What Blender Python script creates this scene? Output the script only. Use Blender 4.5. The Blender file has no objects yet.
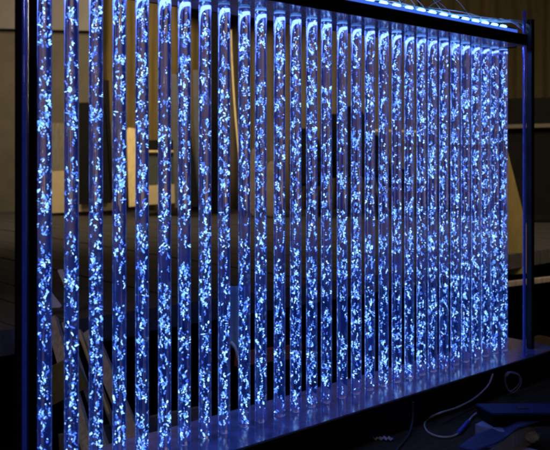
import bpy, bmesh, math, random
from mathutils import Vector, Matrix, noise

sc = bpy.context.scene
COL = sc.collection
EYE = 1.481            # camera height
F = 800.0              # focal length in photograph pixels (550 px wide)
PLATE = EYE - 0.641    # top of the base plate
CEIL = EYE + 0.358     # underside of the top plate
R0 = Vector((-0.452, 1.569)); STEP = Vector((0.04176, 0.03755))
D2 = STEP.normalized(); N2 = Vector((D2.y, -D2.x))   # N2 points towards the viewer
ROT = math.atan2(D2.y, D2.x)

def onrow(x, off):     # point of the row's plane moved 'off' towards the viewer, in direction x
    k = (x - 275) / F
    o = R0 + N2 * off
    s = (k * o.y - o.x) / (D2.x - k * D2.y)
    return o + D2 * s
def at(x, y, Y):
    return Vector(((x - 275) / F * Y, Y, EYE - (y - 157) / F * Y))
def onz(x, y, z):      # ground point on the height z
    Y = (EYE - z) * F / (y - 157)
    return Vector(((x - 275) / F * Y, Y, z))
def row(t, off, z):
    p = R0 + STEP * t + N2 * off
    return Vector((p.x, p.y, z))

# ---------------------------------------------------------------- materials
def mat(name, col, rough=.5, metal=0, spec=.5, bump=0, bscale=40, var=0, vscale=8, stretch=(1, 1, 1), coat=0):
    m = bpy.data.materials.new(name); m.use_nodes = True
    nt = m.node_tree; b = nt.nodes['Principled BSDF']
    b.inputs['Base Color'].default_value = (*col, 1)
    b.inputs['Roughness'].default_value = rough
    b.inputs['Metallic'].default_value = metal
    b.inputs['Specular IOR Level'].default_value = spec
    b.inputs['Coat Weight'].default_value = coat
    tc = nt.nodes.new('ShaderNodeTexCoord'); mp = nt.nodes.new('ShaderNodeMapping')
    mp.inputs['Scale'].default_value = stretch
    nt.links.new(tc.outputs['Object'], mp.inputs[0])
    if var:
        n = nt.nodes.new('ShaderNodeTexNoise'); n.inputs['Scale'].default_value = vscale
        n.inputs['Detail'].default_value = 6; n.inputs['Roughness'].default_value = .65
        nt.links.new(mp.outputs[0], n.inputs['Vector'])
        r = nt.nodes.new('ShaderNodeValToRGB')
        r.color_ramp.elements[0].position = .3; r.color_ramp.elements[1].position = .7
        r.color_ramp.elements[0].color = (*[c * (1 - var) for c in col], 1)
        r.color_ramp.elements[1].color = (*[min(1, c * (1 + var)) for c in col], 1)
        nt.links.new(n.outputs['Fac'], r.inputs[0]); nt.links.new(r.outputs[0], b.inputs['Base Color'])
        rr = nt.nodes.new('ShaderNodeMapRange'); rr.inputs[3].default_value = max(0, rough - .1); rr.inputs[4].default_value = min(1, rough + .12)
        nt.links.new(n.outputs['Fac'], rr.inputs[0]); nt.links.new(rr.outputs[0], b.inputs['Roughness'])
    if bump:
        n2 = nt.nodes.new('ShaderNodeTexNoise'); n2.inputs['Scale'].default_value = bscale; n2.inputs['Detail'].default_value = 4
        nt.links.new(mp.outputs[0], n2.inputs['Vector'])
        bp = nt.nodes.new('ShaderNodeBump'); bp.inputs['Strength'].default_value = bump; bp.inputs['Distance'].default_value = .01
        nt.links.new(n2.outputs['Fac'], bp.inputs['Height']); nt.links.new(bp.outputs[0], b.inputs['Normal'])
    return m

def emis(name, col, strength):
    m = mat(name, (.8, .8, .8), .3); b = m.node_tree.nodes['Principled BSDF']
    b.inputs['Emission Color'].default_value = (*col, 1); b.inputs['Emission Strength'].default_value = strength
    return m

def cap_mat():
    m = emis('led_cap_lens', (.12, .34, 1), 1.0)
    nt = m.node_tree; oi = nt.nodes.new('ShaderNodeObjectInfo'); mr = nt.nodes.new('ShaderNodeMapRange')
    mr.inputs[3].default_value = .25; mr.inputs[4].default_value = 1.6
    nt.links.new(oi.outputs['Random'], mr.inputs[0]); nt.links.new(mr.outputs[0], nt.nodes['Principled BSDF'].inputs['Emission Strength'])
    return m

def rod_mat():
    m = bpy.data.materials.new('clear_acrylic'); m.use_nodes = True
    nt = m.node_tree; nt.nodes.clear()
    out = nt.nodes.new('ShaderNodeOutputMaterial')
    g = nt.nodes.new('ShaderNodeBsdfPrincipled')
    g.inputs['Base Color'].default_value = (.93, .93, 1, 1)
    g.inputs['Transmission Weight'].default_value = 1; g.inputs['IOR'].default_value = 1.49
    g.inputs['Roughness'].default_value = .03
    # the acrylic is a light guide fed by LEDs at its ends: its body glows faintly
    g.inputs['Emission Color'].default_value = (.032, .11, 1, 1)
    g.inputs['Emission Strength'].default_value = ROD_GLOW
    tc = nt.nodes.new('ShaderNodeTexCoord')
    n = nt.nodes.new('ShaderNodeTexNoise'); n.inputs['Scale'].default_value = 60
    bp = nt.nodes.new('ShaderNodeBump'); bp.inputs['Strength'].default_value = .04; bp.inputs['Distance'].default_value = .002
    nt.links.new(tc.outputs['Object'], n.inputs['Vector']); nt.links.new(n.outputs['Fac'], bp.inputs['Height'])
    nt.links.new(bp.outputs[0], g.inputs['Normal'])
    n3 = nt.nodes.new('ShaderNodeTexNoise'); n3.inputs['Scale'].default_value = 26; n3.inputs['Detail'].default_value = 3
    r3 = nt.nodes.new('ShaderNodeMapRange'); r3.inputs[1].default_value = .3; r3.inputs[2].default_value = .72
    r3.inputs[3].default_value = ROD_GLOW * .45; r3.inputs[4].default_value = ROD_GLOW * 1.7
    nt.links.new(tc.outputs['Object'], n3.inputs['Vector']); nt.links.new(n3.outputs['Fac'], r3.inputs[0])
    nt.links.new(r3.outputs[0], g.inputs['Emission Strength'])
    nt.links.new(g.outputs[0], out.inputs[0])
    m.cycles.emission_sampling = 'NONE'
    return m

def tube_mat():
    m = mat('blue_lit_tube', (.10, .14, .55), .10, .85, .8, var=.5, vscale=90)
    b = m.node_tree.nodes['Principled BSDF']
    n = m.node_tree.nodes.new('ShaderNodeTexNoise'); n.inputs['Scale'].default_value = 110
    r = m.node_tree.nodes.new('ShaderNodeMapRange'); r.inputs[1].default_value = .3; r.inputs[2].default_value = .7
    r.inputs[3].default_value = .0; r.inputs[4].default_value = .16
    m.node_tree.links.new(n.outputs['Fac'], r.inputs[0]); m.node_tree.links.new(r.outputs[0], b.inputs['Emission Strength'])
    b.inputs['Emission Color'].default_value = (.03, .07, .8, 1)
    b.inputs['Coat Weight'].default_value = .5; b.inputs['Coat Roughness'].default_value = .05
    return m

def bubble_mat():
    m = bpy.data.materials.new('lit_bubbles'); m.use_nodes = True
    nt = m.node_tree; b = nt.nodes['Principled BSDF']
    b.inputs['Base Color'].default_value = (.7, .8, 1, 1); b.inputs['Roughness'].default_value = .25
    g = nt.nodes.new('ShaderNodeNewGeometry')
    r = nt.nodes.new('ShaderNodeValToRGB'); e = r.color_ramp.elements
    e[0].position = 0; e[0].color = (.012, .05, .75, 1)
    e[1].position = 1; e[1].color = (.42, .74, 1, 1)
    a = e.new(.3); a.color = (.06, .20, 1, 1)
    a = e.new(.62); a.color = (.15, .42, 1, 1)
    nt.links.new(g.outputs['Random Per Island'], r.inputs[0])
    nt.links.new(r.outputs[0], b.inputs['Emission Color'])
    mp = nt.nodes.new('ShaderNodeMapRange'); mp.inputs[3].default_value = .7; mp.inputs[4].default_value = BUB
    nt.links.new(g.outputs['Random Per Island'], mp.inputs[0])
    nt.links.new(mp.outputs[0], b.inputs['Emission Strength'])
    m.cycles.emission_sampling = 'NONE'
    return m

ROD_GLOW = .046
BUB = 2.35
M = dict(
    rod=rod_mat(), bub=bubble_mat(),
    black=mat('black_anodised_metal', (.007, .007, .008), .38, .0, .4, bump=.05, bscale=300, var=.3, vscale=30),
    blackmatt=mat('matt_black_board', (.007, .0065, .0065), .9, spec=.15, bump=.1, bscale=90, var=.25),
    fabricblack=mat('black_chair_fabric', (.006, .006, .007), .9, spec=.15, bump=.3, bscale=300, var=.3, vscale=12),
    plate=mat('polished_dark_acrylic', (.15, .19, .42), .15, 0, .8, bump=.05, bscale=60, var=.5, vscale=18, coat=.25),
    chrome=mat('chromed_steel', (.75, .76, .8), .12, 1, bump=.03, bscale=200),
    tube=tube_mat(),
    led=emis('blue_white_led', (.16, .45, 1), 5),
    cap=cap_mat(),
    ledtape=emis('blue_led_tape', (.05, .17, 1), .8),
    wire=mat('milky_wire', (.85, .83, .9), .35, var=.1),
    cable=mat('cream_cable_sheath', (.55, .50, .38), .4, var=.25, vscale=50),
    darkcable=mat('dark_cable_sheath', (.05, .05, .05), .4, var=.2),
    blueplug=mat('blue_plug_plastic', (.05, .09, .45), .35, var=.15),
    table=mat('dark_table_wood', (.06, .036, .014), .75, spec=.15, bump=.15, bscale=30, var=.5, vscale=7, stretch=(1, 8, 1)),
    box=mat('box_plastic_with_blue_light', (.010, .018, .085), .6, spec=.25, bump=.08, bscale=250, var=.3, vscale=20),  # black box's lid, the rods' blue light put into its colour
    whitebox=mat('white_carton', (.36, .36, .45), .6, bump=.1, bscale=80, var=.08),
    paper=mat('off_white_paper', (.55, .50, .50), .7, bump=.3, bscale=25, var=.12, vscale=15),
    strap=mat('blue_grey_cloth', (.05, .055, .12), .75, bump=.4, bscale=160, var=.3, vscale=30),
    foil=mat('clear_crumpled_wrap', (.7, .65, .6), .15, spec=.9, bump=.8, bscale=120),
    stage=mat('worn_stage_boards', (.050, .046, .046), .62, bump=.4, bscale=35, var=.45, vscale=9, stretch=(1, 9, 1)),
    floor=mat('dark_floor', (.02, .018, .016), .7, bump=.2, bscale=30, var=.4),
    greywall=mat('grey_wall_panel', (.21, .20, .185), .8, bump=.15, bscale=40, var=.12, vscale=3),
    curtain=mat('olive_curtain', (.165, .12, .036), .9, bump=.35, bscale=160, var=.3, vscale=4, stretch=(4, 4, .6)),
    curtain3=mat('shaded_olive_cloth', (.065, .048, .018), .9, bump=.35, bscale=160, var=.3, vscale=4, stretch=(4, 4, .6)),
    curtain2=mat('dark_brown_curtain', (.15, .12, .08), .9, bump=.35, bscale=160, var=.3, vscale=4, stretch=(4, 4, .6)),
    cream=mat('cream_painted_board', (.48, .39, .22), .6, bump=.12, bscale=60, var=.12, vscale=6),
    grain=mat('grey_grained_veneer', (.17, .15, .115), .6, bump=.3, bscale=40, var=.45, vscale=14, stretch=(7, 7, .7)),
    tan=mat('tan_plywood', (.25, .185, .05), .7, bump=.2, bscale=40, var=.2, vscale=5, stretch=(3, 1, 1)),
    gold=mat('pale_timber', (.72, .58, .28), .5, bump=.15, bscale=40, var=.3, vscale=12, stretch=(8, 8, 1)),
    green=mat('dark_green_panel', (.045, .055, .040), .6, var=.2),
    slate=mat('slate_grey_board', (.075, .075, .085), .6, bump=.2, bscale=40, var=.25),
    plank=mat('grey_brown_plank', (.36, .30, .22), .6, bump=.3, bscale=40, var=.4, vscale=10, stretch=(9, 9, .8)),
    orange=mat('rusty_orange_board', (.28, .085, .04), .6, var=.25, vscale=12),
    litcloth=mat('cloth_with_blue_light', (.22, .36, .62), .8, bump=.4, bscale=40, var=.15),  # draped cloth, blue light from the wall painted into its colour
    drape=mat('taupe_dust_sheet', (.16, .13, .10), .9, bump=.5, bscale=25, var=.25),
    white=mat('white_card', (.62, .60, .62), .6, var=.06),
)

# ---------------------------------------------------------------- builders
def link(name, verts, faces, m, parent=None, smooth=False):
    me = bpy.data.meshes.new(name); me.from_pydata([tuple(v) for v in verts], [], faces); me.update()
    bm = bmesh.new(); bm.from_mesh(me); bmesh.ops.recalc_face_normals(bm, faces=bm.faces); bm.to_mesh(me); bm.free()
    if smooth:
        for p in me.polygons: p.use_smooth = True
    me.materials.append(m)
    o = bpy.data.objects.new(name, me); COL.objects.link(o)
    if parent: o.parent = parent; o.matrix_parent_inverse = parent.matrix_world.inverted()
    return o
def linkbm(name, bm, m, parent=None, smooth=False, loc=None):
    bmesh.ops.recalc_face_normals(bm, faces=bm.faces)
    me = bpy.data.meshes.new(name); bm.to_mesh(me); bm.free()
    if smooth:
        for p in me.polygons: p.use_smooth = True
    me.materials.append(m)
    o = bpy.data.objects.new(name, me); COL.objects.link(o)
    if parent: o.parent = parent
    if loc is not None: o.location = loc
    return o
def tag(o, label=None, cat=None, group=None, kind=None):
    if label: o['label'] = label
    if cat: o['category'] = cat
    if group: o['group'] = group
    if kind: o['kind'] = kind
    return o
def empty(name, loc, label, cat, group=None, rz=0):
    o = bpy.data.objects.new(name, None); COL.objects.link(o)
    o.location = loc; o.rotation_euler = (0, 0, rz); o.empty_display_size = .05
    bpy.context.view_layer.update()
    return tag(o, label, cat, group)
def addbox(bm, c, size, rot=None, bev=0):
    r = bmesh.ops.create_cube(bm, size=1)
    vs = r['verts']
    for v in vs: v.co = Vector((v.co.x * size[0], v.co.y * size[1], v.co.z * size[2]))
    if bev:
        es = {e for v in vs for e in v.link_edges}
        rb = bmesh.ops.bevel(bm, geom=list(es), offset=bev, segments=2, affect='EDGES')
        vs = list({v for f in rb['faces'] for v in f.verts} | {v for v in vs if v.is_valid})
    mt = Matrix.Translation(Vector(c)) @ (rot.to_4x4() if rot else Matrix())
    bmesh.ops.transform(bm, matrix=mt, verts=vs)
def addcyl(bm, a, b, r1, r2=None, seg=24, caps=True):
    a = Vector(a); b = Vector(b); d = b - a
    q = Vector((0, 0, 1)).rotation_difference(d.normalized()).to_matrix().to_4x4()
    bmesh.ops.create_cone(bm, cap_ends=caps, segments=seg, radius1=r1, radius2=r2 if r2 is not None else r1, depth=d.length,
                          matrix=Matrix.Translation((a + b) / 2) @ q)
def slab(name, pts, thick, m, parent=None, bev=.002):
    """a flat board: its outline 'pts' (3-D, coplanar) given thickness away from the viewer"""
    P = [Vector(p) for p in pts]
    n = (P[1] - P[0]).cross(P[2] - P[0]).normalized()
    if n.dot(P[0] - Vector((0, 0, EYE))) < 0: n = -n
    k = len(P)
    vs = P + [p + n * thick for p in P]
    fs = [tuple(range(k)), tuple(range(2 * k - 1, k - 1, -1))] + [(i, (i + 1) % k, k + (i + 1) % k, k + i) for i in range(k)]
    o = link(name, vs, fs, m, parent)
    if bev:
        bm = bmesh.new(); bm.from_mesh(o.data)
        bmesh.ops.bevel(bm, geom=list(bm.edges), offset=bev, segments=2, affect='EDGES'); bm.to_mesh(o.data); bm.free()
    return o
def tube(name, pts, r, m, parent=None, seg=10, sub=8, cyc=False):
    P = [Vector(p) for p in pts]; out = []
    n = len(P)
    for i in range(n - 1):
        p0, p1, p2, p3 = P[max(i - 1, 0)], P[i], P[i + 1], P[min(i + 2, n - 1)]
        for j in range(sub):
            t = j / sub
            out.append(.5 * ((2 * p1) + (p2 - p0) * t + (2 * p0 - 5 * p1 + 4 * p2 - p3) * t * t + (3 * p1 - p0 - 3 * p2 + p3) * t ** 3))
    out.append(P[-1])
    vs = []; fs = []
    up = Vector((.13, .07, 1)).normalized()
    for i, p in enumerate(out):
        d = (out[min(i + 1, len(out) - 1)] - out[max(i - 1, 0)]).normalized()
        s = d.cross(up)
        s = s.normalized() if s.length > 1e-4 else Vector((1, 0, 0))
        u = s.cross(d).normalized()
        for k in range(seg):
            a = 2 * math.pi * k / seg
            vs.append(p + s * math.cos(a) * r + u * math.sin(a) * r)
    for i in range(len(out) - 1):
        for k in range(seg):
            fs.append((i * seg + k, i * seg + (k + 1) % seg, (i + 1) * seg + (k + 1) % seg, (i + 1) * seg + k))
    fs.append(tuple(range(seg))); fs.append(tuple(range(len(out) * seg - 1, (len(out) - 1) * seg - 1, -1)))
    return link(name, vs, fs, m, parent, smooth=True)
def rowbox(name, t0, t1, o0, o1, z0, z1, m, parent, bev=.002):
    """a beam lying along the row, from offsets o0..o1"""
    a = row(t0, o0, z0); L = (t1 - t0) * STEP.length
    bm = bmesh.new()
    c = row((t0 + t1) / 2, (o0 + o1) / 2, (z0 + z1) / 2)
    addbox(bm, (0, 0, 0), (L, abs(o1 - o0), z1 - z0), None, bev)
    o = linkbm(name, bm, m)
    o.rotation_euler = (0, 0, ROT); o.location = c
    if parent: o.parent = parent; o.matrix_parent_inverse = parent.matrix_world.inverted()
    return o

# ================================================================ the bubble wall
wall = empty('light_wall', row(14.5, 0, .752),
             'glowing blue wall of thirty upright clear rods full of lit bubbles in a black frame', 'light wall', rz=ROT)
TABLE = .75
TEND = (Vector((onrow(526, .1) - N2 * .1 - R0)).dot(D2)) / STEP.length
print('TEND', TEND)
rowbox('base_plinth', -2.0, 32.05, -.105, .105, TABLE + .002, PLATE - .006, M['black'], wall, .003)
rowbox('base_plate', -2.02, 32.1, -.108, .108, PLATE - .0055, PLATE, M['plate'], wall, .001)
rowbox('top_plate', -2.0, TEND, -.10, .0995, CEIL, CEIL + .008, M['plate'], wall, .001)
rowbox('front_fascia', -2.0, TEND, .100, .106, CEIL - .001, CEIL + .034, M['black'], wall, .0015)
rowbox('rear_fascia', -2.0, TEND, -.106, -.1005, CEIL - .001, CEIL + .034, M['black'], wall, .0015)

def crisp(o):      # round sides, flat ends
    bm = bmesh.new(); bm.from_mesh(o.data)
    for f in bm.faces: f.smooth = len(f.verts) == 4
    for e in bm.edges: e.smooth = len(e.link_faces) == 2 and all(len(f.verts) == 4 for f in e.link_faces)
    bm.to_mesh(o.data); bm.free()
# icosphere used for every bubble
bm = bmesh.new(); bmesh.ops.create_icosphere(bm, subdivisions=1, radius=1)
IV = [v.co.copy() for v in bm.verts]; IF = [tuple(v.index for v in f.verts) for f in bm.faces]; bm.free()
RR = .0142
H = CEIL - PLATE
def bubbles(i):
    rnd = random.Random(100 + i)
    vs = []; fs = []; cnt = 0; pts = []
    tries = 0
    clump = .2 + .35 * rnd.random()
    NB = int(490 + 160 * rnd.random())
    # loose rising strings of bubbles, with gaps and knots
    while cnt < NB and tries < 9000:
        tries += 1
        z = rnd.random() * (H - .016) + .006
        d = noise.noise(Vector((i * 7.3, 0, z * 22))) * .9 + noise.noise(Vector((i * 3.1, 5, z * 60))) * .6
        if rnd.random() > .55 + clump * d * 1.3: continue
        a = rnd.random() * 2 * math.pi; rho = RR * .60 * math.sqrt(rnd.random())
        p = Vector((math.cos(a) * rho, math.sin(a) * rho, z))
        sgn = rnd.choice((-1, 1))
        k = 1 + (rnd.random() < .6) + (rnd.random() < .45) + (rnd.random() < .3) + (rnd.random() < .2)
        for q in range(k):
            if not (.004 < p.z < H - .004): break
            if math.hypot(p.x, p.y) > RR * .66: break
            if any((p - w).length < .0026 for w in pts[-40:]): break
            pts.append(p.copy())
            big = rnd.random(); sx = rnd.uniform(.0008, .0013) if big < .74 else (rnd.uniform(.0004, .0007) if big < .94 else rnd.uniform(.0013, .0017)); sz = sx * rnd.uniform(1.5, 3.4)
            mt = (Matrix.Rotation(rnd.gauss(0, .42), 3, 'X') @ Matrix.Rotation(rnd.gauss(0, .40), 3, 'Y'))
            b0 = len(vs)
            for v in IV: vs.append(p + mt @ Vector((v.x * sx, v.y * sx, v.z * sz)))
            fs.extend([(f[0] + b0, f[1] + b0, f[2] + b0) for f in IF])
            cnt += 1
            p = p + Vector((rnd.gauss(0, .0013), rnd.gauss(0, .0013), sgn * rnd.uniform(.003, .0062)))
    return vs, fs
# the rods are not perfectly evenly spaced: where each one stands along the row
XS = (44.5, 71.5, 96, 119.4, 142.1, 164.6, 184.4, 205, 224.1, 244.3, 260.8, 279.5, 295.7, 311.7, 326.4, 342.2, 356.2, 369.8, 383.6, 396.6,
      409.2, 421.3, 432.4, 443.8, 455, 465.4, 475.6, 485.2, 494.5, 503.3)
for i in range(30):
    t_i = (onrow(XS[i], 0) - R0).dot(D2) / STEP.length
    b = row(t_i, 0, PLATE + .0006)
    bm = bmesh.new()
    h = H - .0042
    bmesh.ops.create_cone(bm, cap_ends=True, segments=64, radius1=RR, radius2=RR, depth=h, matrix=Matrix.Translation((0, 0, h / 2)))
    o = linkbm('acrylic_rod', bm, M['rod'])
    crisp(o)
    o.location = b; o.rotation_euler = (0, 0, ROT + i * .7)
    o.parent = wall; o.matrix_parent_inverse = wall.matrix_world.inverted()
    bpy.context.view_layer.update()
    vs, fs = bubbles(i)
    me = bpy.data.meshes.new('bubbles'); me.from_pydata([tuple(v) for v in vs], [], fs); me.update()
    for p in me.polygons: p.use_smooth = True
    me.materials.append(M['bub'])
    ob = bpy.data.objects.new('bubbles', me); COL.objects.link(ob); ob.parent = o; ob['kind'] = 'stuff'
    bm = bmesh.new()
    addcyl(bm, (0, 0, 0), (0, 0, .0026), RR * .96, seg=32)
    q = linkbm('led_cap', bm, M['cap']); q.location = (b.x, b.y, CEIL - .0029); crisp(q)
    q.parent = wall; q.matrix_parent_inverse = wall.matrix_world.inverted()
    # LED module over the rod
    bm = bmesh.new()
    addbox(bm, (0, 0, 0), (.030, .014, .0095), None, .0035)
    q = linkbm('led_lamp', bm, M['led']); q.location = row(t_i, .0, CEIL + .0755); q.rotation_euler = (0, 0, ROT)
    q.parent = wall; q.matrix_parent_inverse = wall.matrix_world.inverted()
# the tape and channel the LEDs sit in
rowbox('led_channel', -1.5, 30.2, -.016, .012, CEIL + .058, CEIL + .0705, M['ledtape'], wall, .001)
rowbox('cable_tray', -1.5, 31.2, -.075, -.03, CEIL + .04, CEIL + .088, M['black'], wall, .002)
for t in (2, 9, 16, 23, 30):
    rowbox('tray_bracket', t - .12, t + .12, -.029, .0115, CEIL + .009, CEIL + .057, M['black'], wall, .001)

# posts of the frame
def post(x, off, rad, z0, z1, m, name='chrome_post', sq=False):
    p = onrow(x, off)
    bm = bmesh.new()
    if sq: addbox(bm, (0, 0, (z0 + z1) / 2), (rad * 2, rad * 2, z1 - z0), None, .001)
    else:
        addcyl(bm, (0, 0, z0), (0, 0, z1), rad, seg=32)
        addcyl(bm, (0, 0, z0), (0, 0, z0 + .006), rad * 1.7, seg=32)
    o = linkbm(name, bm, m, smooth=False)
    if not sq:
        crisp(o)
    o.location = (p.x, p.y, 0); o.rotation_euler = (0, 0, ROT)
    o.parent = wall; o.matrix_parent_inverse = wall.matrix_world.inverted()
    return o
TOP = EYE + .47
post(24.3, .093, .0040, PLATE + .0005, TOP, M['tube'], 'lit_tube')
post(28.3, .060, .0028, PLATE + .0005, TOP, M['chrome'])
post(33.0, .085, .0060, PLATE + .0005, CEIL - .001, M['black'], 'black_post', True)
post(18.7, .075, .0055, PLATE + .0005, CEIL - .001, M['black'], 'black_post', True)
post(524.3, .095, .0048, PLATE + .0005, TOP, M['tube'], 'lit_tube')
post(530.5, .050, .0095, PLATE + .0005, TOP - .01, M['black'], 'black_post', True)

# thin milky wires looping out of the LED channel
rnd = random.Random(5)
k = 0
for t in (9.6, 13.2, 16.4, 18.8, 19.7, 20.9, 21.7, 23.3, 24.1, 26.0):
    z = CEIL + .082
    lean = rnd.uniform(-2.0, -.8)
    o = tube('led_wire', [row(t, -.006, z - .006), row(t + lean * .2, -.01, z + .015), row(t + lean * .7, -.035, z + .045 + rnd.random() * .02),
                          row(t + lean * 1.4, -.06, z + .04), row(t + lean * 1.9, -.065, z + .006)], .0012, M['wire'], wall)
for j in range(9):
    dz = j * .0022
    g = lambda s_: rnd.gauss(0, s_)
    tube('led_wire', [row(17.5 + j * 1.1, -.012, CEIL + .079), row(19 + j * 1.1, -.012 + g(.006), CEIL + .084 + abs(g(.006))), row(24 + j * .4, -.014 + g(.008), CEIL + .084 + abs(g(.006))), row(27.4, -.012 + g(.008), CEIL + .085 + abs(g(.006))),
                      row(29.2 + g(.2), g(.012), CEIL + .094 + abs(g(.008))), row(30.1 + g(.1), .03 + g(.008), CEIL + .088 + g(.006)), row(30.5, .058 + g(.008), CEIL + .045 + g(.008))], .0013, M['wire'], wall)

# ================================================================ table and the things on it
tb = empty('display_table', (0.3, 1.9, 0), 'dark brown wooden table carrying the lit wall and loose cables', 'table')
bm = bmesh.new(); addbox(bm, (0, 0, 0), (2.9, .95, .035), None, .003)
o = linkbm('tabletop', bm, M['table']); c = row(15, .22, TABLE - .0175); o.location = c; o.rotation_euler = (0, 0, ROT)
o.parent = tb; o.matrix_parent_inverse = tb.matrix_world.inverted()
for sx in (-1.35, 1.35):
    for sy in (-.4, .4):
        bm = bmesh.new(); addbox(bm, (0, 0, 0), (.06, .06, TABLE - .036), None, .003)
        o = linkbm('leg', bm, M['table'])
        o.location = Vector((c.x, c.y, (TABLE - .036) / 2)) + Vector((D2.x * sx + N2.x * sy, D2.y * sx + N2.y * sy, 0))
        o.rotation_euler = (0, 0, ROT); o.parent = tb; o.matrix_parent_inverse = tb.matrix_world.inverted()

def face(x, y, out=.012):       # a point just in front of the plinth's face
    p = onrow(x, .105 + out)
    return Vector((p.x, p.y, max(TABLE + .004, EYE - (y - 157) / F * p.y)))
def tpt(x, y, h=.004): return onz(x, y, TABLE + h)
# cream cable loop
cb = tube('power_cable', [face(493, 374), face(489, 384), face(482, 392), face(472, 400, .02), face(456, 408, .03), face(440, 413, .04)] +
          [tpt(x, y, .0035) for x, y in ((428, 419), (424.5, 425), (428, 432), (438, 436.5), (450, 437), (458, 434))], .0026, M['cable'])
tag(cb, 'cream cable looping forward from under the lit wall across the dark table', 'cable')
cb = empty('extension_lead', tpt(462, 430, 0), 'blue plugged lead curving from the loose cream cable to the dark box', 'cable')
tube('plug', [tpt(458.5, 433, .006), tpt(463, 428, .007), tpt(468, 422, .007)], .0062, M['blueplug'], cb, seg=14)
tube('lead', [tpt(468, 422, .007), tpt(473, 416, .006), tpt(479, 412, .006), tpt(484, 409, .006)], .003, M['cable'], cb)
cb = tube('hanging_cable', [face(413, 402), face(413, 412), face(412, 424, .02), tpt(408, 436), tpt(400, 446), tpt(392, 456)], .0032, M['darkcable'])
tag(cb, 'thin dark cable running down from the plinth over the bare table', 'cable')
pts = []
for j in range(26):
    a = j / 25 * 2 * math.pi * 2.4
    p = at(513, 382, 2.44)
    rr = .030 + .003 * math.sin(a * 3.1)
    pts.append(p + Vector((math.cos(a) * rr * .75, .006 * j / 25 + .01 * math.sin(a * .7), math.sin(a) * rr)))
cb = tube('coiled_cable', pts, .0024, mat('grey_cable_sheath', (.16, .15, .14), .4), sub=4)
tag(cb, 'grey cable coiled in loops beside the black plinth end', 'cable')
# crumpled wrap scrap
vs = []; fs = []
o0 = tpt(372, 440, .002)
for j in range(22):
    for q in range(5):
        vs.append(Vector((o0.x + j * .0026, o0.y - j * .0004 + q * .0035, o0.z + .003 + .006 * noise.noise(Vector((j * .45, q * .8, 3))) + .003 * math.sin(j * 1.3 + q))))
for j in range(21):
    for q in range(4): fs.append((j * 5 + q, (j + 1) * 5 + q, (j + 1) * 5 + q + 1, j * 5 + q + 1))
o = link('plastic_wrap', vs, fs, M['foil'])
md = o.modifiers.new('s', 'SOLIDIFY'); md.thickness = .0006
tag(o, 'small shiny scrap of crumpled wrap lying on the dark table', 'wrapping')

# white carton, dark box on it, cloth strip, papers
def prism(name, top, hgt, m, parent=None, bev=.003):
    P = [Vector(p) for p in top]; k = len(P)
    vs = P + [p - Vector((0, 0, hgt)) for p in P]
    fs = [tuple(range(k)), tuple(range(2 * k - 1, k - 1, -1))] + [(i, (i + 1) % k, k + (i + 1) % k, k + i) for i in range(k)]
    o = link(name, vs, fs, m, parent)
    if bev:
        bm = bmesh.new(); bm.from_mesh(o.data)
        bmesh.ops.bevel(bm, geom=list(bm.edges), offset=bev, segments=3, affect='EDGES'); bm.to_mesh(o.data); bm.free()
    return o
Zc = TABLE + .052
p0, p1 = onz(475, 424, Zc), onz(502, 431, Zc)
d = (p1 - p0); dn = d.normalized(); pn = Vector((-dn.y, dn.x, 0))
o = prism('carton', [p0, p0 + dn * .105, p0 + dn * .105 + pn * .12, p0 + pn * .12], .052 - .0005, M['whitebox'], None, .0015)
tag(o, 'low white carton standing under the dark lidded box', 'carton')
# dark box resting on the carton
bx = empty('dark_box', onz(500, 423, Zc), 'dark lidded plastic box with blue light painted on its lid resting on the white carton', 'box')
q0 = onz(492.5, 427.5, Zc + .0008)
dn2 = Vector((math.cos(.02), math.sin(.02), 0)); pn2 = Vector((-.28, .96, 0)).normalized()
def ring(o, w, dpt, z): return [Vector((v.x, v.y, z)) for v in (o, o + dn2 * w, o + dn2 * w + pn2 * dpt, o + pn2 * dpt)]
prism('body', ring(q0 + dn2 * .002 + pn2 * .002, .196, .080, Zc + .029), .0282, M['blackmatt'], bx, .003)
prism('lid', ring(q0, .20, .085, Zc + .036), .0068, M['box'], bx, .002)
lp = q0 + dn2 * .088 + pn2 * .035
prism('label_plate', ring(lp, .026, .014, Zc + .0373), .0012, M['black'], bx, 0)
# cloth strip
a0 = onz(466, 449, TABLE + .03); a1 = onz(536, 414, TABLE + .075)
e = (a1 - a0); en = e.normalized(); wn = Vector((en.y, -en.x, 0)).normalized()
vs = []; fs = []
for j in range(30):
    for q in range(9):
        u = j / 29; v = q / 8 - .5
        p = a0 + e * u * 1.05 + wn * v * .055 * (1 + .1 * math.sin(u * 7))
        p.z += .003 * math.sin(u * 11 + v * 3) + .004 * noise.noise(Vector((u * 6, v * 3, 1)))
        vs.append(p)
for j in range(29):
    for q in range(8): fs.append((j * 9 + q, (j + 1) * 9 + q, (j + 1) * 9 + q + 1, j * 9 + q + 1))
o = link('cloth_strap', vs, fs, M['strap'], smooth=True)
md = o.modifiers.new('s', 'SOLIDIFY'); md.thickness = .003
tag(o, 'blue grey webbing strap slanting across the papers at the table corner', 'strap')
# paper
pz = TABLE + .012
o = prism('paper_stack', [onz(478, 455, pz), onz(506, 441.5, pz), onz(545, 452, pz), onz(545, 470, pz), onz(500, 475, pz)], .0115, M['paper'], None, .001)
tag(o, 'stack of off-white papers below the slanting strap', 'papers')
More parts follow.
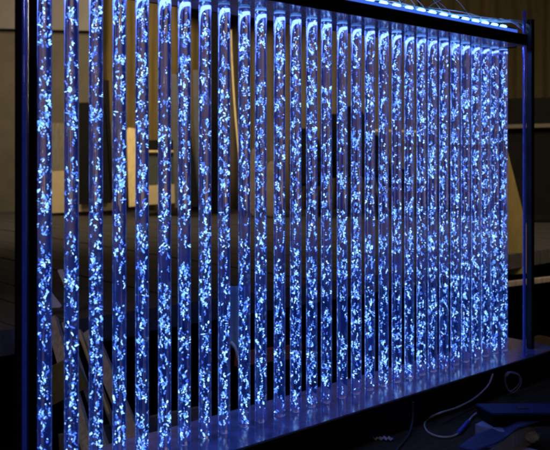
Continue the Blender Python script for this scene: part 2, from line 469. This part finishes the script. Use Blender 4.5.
# crumpled white bag at the right
bm = bmesh.new(); bmesh.ops.create_icosphere(bm, subdivisions=4, radius=1)
for v in bm.verts:
    n_ = v.co.copy(); s = 1 + .35 * noise.noise(n_ * 2.2) + .2 * noise.noise(n_ * 5)
    v.co = Vector((n_.x * .018 * s, n_.y * .015 * s, n_.z * .013 * s))
c_ = onz(532, 446, TABLE + .004)
o = linkbm('crumpled_bag', bm, M['paper'], None, True, (c_.x, c_.y, TABLE + .0275))
tag(o, 'small crumpled white bag on the stack of papers', 'bag')

# ================================================================ room
def sheet(name, x0, x1, y0, y1, z, m):
    o = link(name, [(x0, y0, z), (x1, y0, z), (x1, y1, z), (x0, y1, z)], [(0, 1, 2, 3)], m); tag(o, kind='structure'); return o
sheet('floor', -9, 12, -4, 12, 0, M['floor'])
STG = .95
def st(x, y): return onz(x, y, STG)
# stage of boards; near edge runs parallel to the row
e0 = st(60, 322); sdir = Vector((D2.x, D2.y, 0)); 
def stp(s, dpt, z): 
    p = e0 + sdir * s + Vector((-N2.x, -N2.y, 0)) * dpt
    return Vector((p.x, p.y, z))
stg = empty('plank_stage', stp(1, 1, 0), 'low stage of dark worn boards behind the glowing wall', 'stage')
rnd = random.Random(3)
W = .17; s = -3.2; vs = []; fs = []
while s < 6.6:
    g = .004; z1 = STG + rnd.uniform(-.0015, .0015)
    b0 = len(vs)
    far = 7.5
    for zz in (z1, z1 - .03):
        vs += [stp(s + g, 0.012, zz), stp(s + W - g, 0.012, zz), stp(s + W - g, far, zz), stp(s + g, far, zz)]
    fs += [(b0, b0 + 1, b0 + 2, b0 + 3), (b0 + 4, b0 + 7, b0 + 6, b0 + 5)] + [(b0 + a, b0 + (a + 1) % 4, b0 + 4 + (a + 1) % 4, b0 + 4 + a) for a in range(4)]
    s += W
o = link('deck', vs, fs, M['stage'], stg)
def stbeam(name, s0, s1, d0, d1, z0, z1, m):
    vs = [stp(a, b, c) for c in (z0, z1) for a, b in ((s0, d0), (s1, d0), (s1, d1), (s0, d1))]
    return link(name, vs, [(0, 1, 2, 3), (4, 5, 6, 7), (0, 1, 5, 4), (1, 2, 6, 5), (2, 3, 7, 6), (3, 0, 4, 7)], m, stg)
stbeam('edge_board', -3.2, 6.6, -.015, .011, STG - .075, STG + .004, M['stage'])
for s_ in (-2.6, -1.0, .9, 2.6, 4.4, 6.2): stbeam('leg', s_, s_ + .08, .1, .18, 0, STG - .034, M['blackmatt'])
stbeam('back_panel', -3.2, 6.6, 1.6, 1.62, 0, STG - .034, M['blackmatt'])

BK = 7.6
# rear wall and curtains
def pleats(name, x0, x1, ya, yb, Y, m, amp=.03, wl=.16, seed=0):
    xa = (x0 - 275) / F * Y; xb = (x1 - 275) / F * Y
    z0 = EYE - (yb - 157) / F * Y; z1 = EYE - (ya - 157) / F * Y
    n = max(8, int((xb - xa) / .018)); vs = []; fs = []
    for i in range(n + 1):
        x = xa + (xb - xa) * i / n
        for j in range(7):
            z = z0 + (z1 - z0) * j / 6
            y = Y + amp * math.sin(2 * math.pi * x / wl + 1.5 * noise.noise(Vector((x * 2, z * .5, seed)))) + amp * .6 * noise.noise(Vector((x * 6, z, seed + 4)))
            vs.append((x, y, z))
    for i in range(n):
        for j in range(6): fs.append((i * 7 + j, (i + 1) * 7 + j, (i + 1) * 7 + j + 1, i * 7 + j + 1))
    o = link(name, vs, fs, m, smooth=True); md = o.modifiers.new('s', 'SOLIDIFY'); md.thickness = .006
    return o
bw = BK + 1.2
o = link('rear_wall', [(-9, bw, 0), (12, bw, 0), (12, bw, 5), (-9, bw, 5)], [(0, 1, 2, 3)], M['curtain2']); tag(o, kind='structure')
o = pleats('curtain', 100, 212, -120, 212, BK + .35, M['curtain']); tag(o, 'olive gold curtain hanging behind the left rods', 'curtain')
o = pleats('curtain', 224, 420, -120, 212, BK + .5, M['curtain2'], seed=2); tag(o, 'dull brown curtain hanging behind the middle of the lit wall', 'curtain')
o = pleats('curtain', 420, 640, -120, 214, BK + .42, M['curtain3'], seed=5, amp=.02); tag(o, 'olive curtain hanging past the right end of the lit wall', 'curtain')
def board(name, pts, Y, thick, m, label=None, cat=None, parent=None, lean=0, group=None):
    """flat upright board at distance Y; lean pushes its upper edge back"""
    P = []
    ymax = max(p[1] for p in pts)
    for (x, y) in pts:
        YY = Y + lean * (ymax - y) / 100
        P.append(at(x, y, YY))
    o = slab(name, P, thick, m, parent)
    if label: tag(o, label, cat, group)
    return o
board('partition', [(-60, -150), (101, -150), (101, 31), (-60, 27)], BK + .1, .06, M['greywall'], 'smooth grey upper partition panel at the top left', 'partition')
board('partition', [(-60, 28.6), (101, 32.6), (101, 213), (-60, 213)], BK + .16, .05, mat('taupe_lower_panel', (.115, .10, .075), .8, var=.2, vscale=4), 'darker taupe partition panel below the grey one', 'partition')
board('pillar', [(211, -150), (223, -150), (223, 213), (211, 213)], BK - .1, .15, M['blackmatt'], 'narrow black pillar standing between two curtains', 'pillar')
board('beam', [(165, -60), (300, -60), (300, 14), (240, 12), (210, 8), (172, 4)], BK + .0, .08, M['blackmatt'], 'black overhead beam above the curtains', 'beam')

# framed panel with cream lower band
fb = empty('display_board', at(84, 213, 7.2), 'tall sample board with striped grey upper half and cream lower band', 'display board')
board('lower_band', [(36, 172), (113, 168), (119, 205), (119, 210), (36, 214)], 7.2, .03, M['cream'], parent=fb)
board('upper_panel', [(38, 123), (116, 123), (117, 167.5), (38, 171.5)], 7.215, .02, M['grain'], parent=fb)
board('black_panel', [(78.5, 102.5), (104, 102), (111, 203), (78.5, 204.5)], 7.12, .03, M['blackmatt'], 'tall black panel leaning on the striped sample board', 'panel')
board('black_panel', [(103, 80), (108.5, 80), (113, 200), (106, 200)], 7.17, .02, M['blackmatt'], 'narrow black batten leaning beside the black panel', 'batten')
board('timber_plank', [(126.5, 130), (128.5, 127.5), (135, 128.5), (140, 206), (129, 207)], 7.0, .04, M['gold'], 'bright pale timber plank leaning upright against the olive curtain', 'plank')
# low shelf
sh = empty('low_cabinet', at(160, 206, 7.1), 'low dark green cabinet with cream base behind the sixth rod', 'cabinet')
board('cream_base', [(140, 186), (178, 184), (178, 203), (140, 205.5)], 7.1, .3, M['cream'], parent=sh)
board('green_front', [(141, 153), (177, 153), (177, 183.6), (141, 185.6)], 7.12, .27, M['green'], parent=sh)
board('top_trim', [(140, 150.3), (178, 150.3), (178, 152.2), (140, 152.2)], 7.08, .3, M['gold'], parent=sh)
board('top_box', [(144, 140), (177, 140), (177, 150), (144, 150)], 7.14, .2, M['blackmatt'], 'flat black case lying on top of the green cabinet', 'case')
board('slate_board', [(171, 74), (177, 74), (189, 208), (175, 208)], 6.95, .03, M['slate'], 'slate grey board leaning in front of the green cabinet', 'board')
board('black_panel', [(176, 73), (184, 73), (199, 207), (189.5, 207)], 6.98, .02, M['blackmatt'], 'black board leaning behind the slate grey one', 'board')
board('dark_board', [(193, 70), (201, 70), (202, 206), (194, 206)], 7.05, .03, M['slate'], 'upright slate plank standing left of the black pillar', 'plank')
o = tube('leaning_pole', [at(231, 30, 7.3), at(232, 60, 7.2), at(235, 110, 7.0), at(239.5, 160, 6.85), at(243, 207, 6.75)], .008, M['gold']); tag(o, 'thin pale pole leaning in a bow against the dark curtain', 'pole')

def lump(name, x0, x1, ya, yb, Y, m, label, cat, seed, sq=.45, group=None):
    bm = bmesh.new(); bmesh.ops.create_icosphere(bm, subdivisions=4, radius=1)
    w = (x1 - x0) / F * Y / 2; h = (yb - ya) / F * Y
    for v in bm.verts:
        c = v.co.copy()
        c = Vector([math.copysign(abs(a) ** sq, a) for a in c])
        m_ = max(abs(c.x), abs(c.y), 1e-6)
        tz = (c.z + 1) / 2
        s = (1.05 - .25 * max(0, tz) ** 2) * (1 + .10 * noise.noise(Vector((c.x * 3, c.y * 3, c.z + seed))))
        v.co = Vector((c.x * w * s, c.y * w * .7 * s, tz * h * (1 + .04 * noise.noise(Vector((c.x * 2, c.y * 2, seed))))))
    b = onz((x0 + x1) / 2, yb, STG)
    p = at((x0 + x1) / 2, yb, Y); z = STG + .001
    o = linkbm(name, bm, m, None, True, (p.x, p.y, z))
    return tag(o, label, cat, group)
lump('draped_bundle', 249, 263, 144, 212, 7.1, M['drape'], 'tall bundle under a taupe dust sheet left of the dark chairs', 'bundle', 1)
lump('draped_bundle', 264, 283, 156, 212, 7.0, M['drape'], 'squat bundle under a taupe dust sheet next to the dark chairs', 'bundle', 8)

def chair(x, w, ytop, Y, label, rz=0):
    p = at(x, 210, Y); sc_ = Y / F
    root = empty('dark_chair', (p.x, p.y, STG), label, 'chair', 'black chairs on the stage', rz)
    W_ = w * sc_; hT = EYE - (ytop - 157) * sc_ - STG
    bm = bmesh.new()
    # rounded, slightly curved backrest
    nu, nv = 14, 12; vs = []
    for side in (0, 1):
        for j in range(nv + 1):
            v = j / nv
            for i in range(nu + 1):
                u = i / nu * 2 - 1
                hw = W_ / 2 * (1 - .25 * v ** 3) * (1 if v < .7 else math.sqrt(max(0.02, 1 - ((v - .7) / .31) ** 2)))
                vs.append(bm.verts.new((u * hw, .16 + .10 * v - .05 * (1 - u * u) * -1 + (.035 if side else 0), hT * .42 + v * hT * .58)))
    def idx(s_, i, j): return vs[s_ * (nu + 1) * (nv + 1) + j * (nu + 1) + i]
    for s_ in (0, 1):
        for j in range(nv):
            for i in range(nu): bm.faces.new((idx(s_, i, j), idx(s_, i + 1, j), idx(s_, i + 1, j + 1), idx(s_, i, j + 1)))
    for i in range(nu):
        bm.faces.new((idx(0, i, 0), idx(0, i + 1, 0), idx(1, i + 1, 0), idx(1, i, 0))); bm.faces.new((idx(0, i, nv), idx(0, i + 1, nv), idx(1, i + 1, nv), idx(1, i, nv)))
    for j in range(nv):
        for i in (0, nu): bm.faces.new((idx(0, i, j), idx(0, i, j + 1), idx(1, i, j + 1), idx(1, i, j)))
    linkbm('backrest', bm, M['fabricblack'], root, True)
    bm = bmesh.new(); addbox(bm, (0, -.05, hT * .40), (W_ * 1.02, W_ * .9, .07), None, .02); linkbm('seat', bm, M['fabricblack'], root)
    for a in (-1, 1):
        for b in (-1, 1):
            bm = bmesh.new(); addcyl(bm, (a * W_ * .46, -.05 + b * W_ * .38, 0), (a * W_ * .40, -.05 + b * W_ * .32, hT * .37), .011, .014, 12); linkbm('leg', bm, M['black'], root, True)
        bm = bmesh.new(); addbox(bm, (a * W_ * .52, -.03, hT * .56), (.035, W_ * .7, .025), None, .008); addbox(bm, (a * W_ * .52, -W_ * .25, hT * .48), (.022, .022, hT * .15), None, .004); linkbm('armrest', bm, M['black'], root)
    return root
chair(311, 34, 127, 7.0, 'black rounded chair leftmost in the dark row on the stage', .2)
chair(334, 30, 112, 7.3, 'taller black chair in the middle of the dark row on the stage', -.1)
chair(358, 36, 104, 6.9, 'widest and tallest black chair at the right of the dark row', .1)
chair(386, 30, 134, 7.2, 'low black chair right of the tallest one on the stage', .3)
o = board('shelf_rail', [(338, 128.5), (420, 130.5), (420, 132.5), (338, 130.5)], 7.8, .03, M['gold'], 'thin dull rail on the curtain above the chairs', 'rail')

# right end of the background
board('low_partition', [(490, 99), (600, 96), (600, 214), (490, 214)], 6.4, .06, M['blackmatt'], 'black low partition behind the right end of the wall', 'partition')
board('partition_rail', [(490, 125), (600, 122), (600, 126), (490, 129)], 6.33, .04, mat('dull_rail', (.10, .085, .06), .6), 'dull rail along the black low partition', 'rail')
board('plywood_sheet', [(480, 100), (508, 152), (531, 243), (533, 273), (500, 276), (470, 276)], 4.4, .018, M['tan'], 'tan plywood sheet with slanting edge leaning by the right post', 'plywood sheet')
board('timber_batten', [(500, 283), (560, 276), (560, 281), (500, 288)], 4.2, .03, M['plank'], 'dull timber batten lying below the plywood sheet', 'batten')

# white cards on the stage
def leaning(name, pts, Y, m, label, cat, thick=.004, lean=0): return board(name, pts, Y, thick, m, label, cat, None, lean)
leaning('white_card', [(40, 286), (48, 288), (62, 306), (60, 308), (40, 309)], 2.68, M['white'], 'white triangular card standing on the stage edge by the first rod', 'card')
leaning('white_strip', [(57, 270), (63, 269), (78, 303), (72, 304.5)], 2.72, M['white'], 'narrow white strip of card leaning beside the triangular card', 'card')

# things in the dark under the stage
def plank(x0, y0, x1, y1, w, Y0, Y1, m, label, cat='plank', name='loose_plank'):
    a = at(x0, y0, Y0); b = at(x1, y1, Y1)
    d = (b - a).normalized(); s = d.cross(Vector((0, 1, 0))).normalized() * w / 2
    n = d.cross(s).normalized() * .02
    if n.y < 0: n = -n
    vs = [a - s, a + s, b + s, b - s, a - s + n, a + s + n, b + s + n, b - s + n]
    o = link(name, vs, [(0, 1, 2, 3), (4, 5, 6, 7), (0, 1, 5, 4), (1, 2, 6, 5), (2, 3, 7, 6), (3, 0, 4, 7)], m)
    return tag(o, label, cat)
plank(50, 318, 93, 470, .034, 2.5, 2.15, M['plank'], 'leftmost grey brown plank leaning below the stage edge')
plank(63, 322, 112, 470, .014, 2.52, 2.2, M['plank'], 'thin batten leaning just right of the leftmost plank', 'batten', 'loose_batten')
plank(88, 330, 142, 458, .040, 2.55, 2.3, M['plank'], 'wide grey brown plank leaning between the third and fourth rods')
plank(78, 330, 124, 458, .012, 2.6, 2.35, M['cream'], 'thin cream batten leaning below the stage edge', 'batten', 'loose_batten')
plank(40, 392, 80, 372, .10, 2.3, 2.3, mat('yellow_brown_board', (.16, .12, .03), .6, var=.3), 'short yellow brown board behind the first and second rods', 'board', 'short_board')
plank(60, 447, 200, 418, .07, 2.5, 2.7, M['drape'], 'wide dark board lying level low behind the left rods', 'board', 'low_board')
plank(100, 338, 150, 330, .03, 2.9, 3.0, M['plank'], 'short crosspiece under the stage behind the fourth rod', 'batten', 'cross_batten')
plank(238, 360, 302, 351, .05, 2.9, 3.1, M['orange'], 'rusty orange board lying level behind the middle rods', 'board', 'orange_board')
# cloth hanging from the stage edge, the blue light on it put into its colour
vs = []; fs = []
for j in range(13):
    for i in range(13):
        u = i / 12; v = j / 12
        x = 226 + 24 * u + (5 * v * (1 - u)); y = 286 + (62 if u < .7 else 62 - (u - .7) * 30) * v
        Y = 2.36 + .015 * math.sin(u * 9 + v)
        vs.append(at(x, y, Y))
for j in range(12):
    for i in range(12): fs.append((j * 13 + i, j * 13 + i + 1, (j + 1) * 13 + i + 1, (j + 1) * 13 + i))
o = link('hanging_cloth', vs, fs, M['litcloth'], smooth=True); md = o.modifiers.new('s', 'SOLIDIFY'); md.thickness = .003
tag(o, 'cloth tinted with blue light hanging from the stage edge behind the tenth rod', 'cloth')
o = tube('white_hook', [at(231, 342, 2.34), at(235, 347, 2.33), at(237.5, 354, 2.33), at(239, 361, 2.33)], .0045, M['white']); tag(o, 'curved white hook below the hanging cloth', 'hook')
o = slab('side_board', [at(231, 338, 2.42), at(246, 335, 2.42), at(248, 362, 2.42), at(239, 364, 2.42)], .01, M['blackmatt']); tag(o, 'small black board behind the white hook', 'board')

# ================================================================ light
w = bpy.data.worlds.new('World'); sc.world = w; w.use_nodes = True
w.node_tree.nodes['Background'].inputs[0].default_value = (.05, .04, .03, 1)
w.node_tree.nodes['Background'].inputs[1].default_value = .12
def lamp(name, typ, loc, power, col, size=.1, target=None, sizey=None, spot=None, spread=180):
    l = bpy.data.lights.new(name, typ); l.energy = power; l.color = col
    if typ == 'AREA':
        l.size = size
        l.spread = math.radians(spread)
        if sizey: l.shape = 'RECTANGLE'; l.size_y = sizey
    elif typ in ('POINT', 'SPOT'): l.shadow_soft_size = size
    if spot: l.spot_size = math.radians(spot); l.spot_blend = .6
    o = bpy.data.objects.new(name, l); COL.objects.link(o); o.location = loc
    if target is not None: o.rotation_euler = (Vector(target) - Vector(loc)).to_track_quat('-Z', 'Y').to_euler()
    return o
WARM = (1, .80, .52)
lamp('hall_fill', 'AREA', (-1.6, 5.0, 3.9), 46, WARM, 1.2, (-1.2, 7.4, 1.6), spread=115)  # unseen lamp, added to light the back of the hall
lamp('hall_fill', 'AREA', (2.2, 3.2, 3.6), 38, WARM, 1.2, (1.5, 6.4, 1.0), spread=115)  # unseen lamp, added to light the right background and the plywood
lamp('plank_fill', 'SPOT', (-1.5, 1.2, 2.9), 30, WARM, .08, (-.75, 2.45, .6), spot=38)  # unseen spot, added to brighten the planks below the stage edge
lamp('ceiling_spot', 'POINT', (.15, -.6, EYE + .65), 6.0, (1, .93, .85), .035)
lamp('ceiling_spot', 'POINT', (-.5, -3.3, EYE + .64), 5, (1, .72, .5), .05)
lamp('ceiling_spot', 'POINT', (.7, -3.2, EYE + .66), 4, (1, .72, .5), .04)

c = row(14.5, .055, CEIL - .004)
o = lamp('blue_fill_strip', 'AREA', c, 2.6, (.10, .19, 1), 30.5 * STEP.length, None, .05)  # added strip light, there to turn the base plate bluer
o.rotation_euler = (0, 0, ROT)
o = lamp('blue_fill_strip', 'AREA', row(14.5, -.06, CEIL - .004), 1.6, (.10, .19, 1), 30.5 * STEP.length, None, .05)  # second added strip light, for blue spill on the stage behind
o.rotation_euler = (0, 0, ROT)
# ================================================================ camera
cam = bpy.data.cameras.new('camera'); co = bpy.data.objects.new('camera', cam); COL.objects.link(co)
co.location = (0, 0, EYE); co.rotation_euler = (math.radians(90), 0, 0)
cam.sensor_width = 36; cam.lens = 36 * F / 550; cam.shift_y = -(225 - 157) / 550
cam.clip_start = .02; cam.clip_end = 100
sc.camera = co
cam.dof.use_dof = True; cam.dof.focus_distance = 2.1; cam.dof.aperture_fstop = 7.0
sc.cycles.filter_width = 2.6
sc.view_settings.view_transform = 'Standard'; sc.view_settings.look = 'None'; sc.view_settings.gamma = 1; sc.view_settings.exposure = 0
cy = sc.cycles
cy.max_bounces = 16; cy.transmission_bounces = 14; cy.glossy_bounces = 6; cy.diffuse_bounces = 3; cy.transparent_max_bounces = 8
cy.caustics_refractive = True; cy.caustics_reflective = True; cy.blur_glossy = .3
cy.sample_clamp_indirect = 4; cy.use_denoising = True
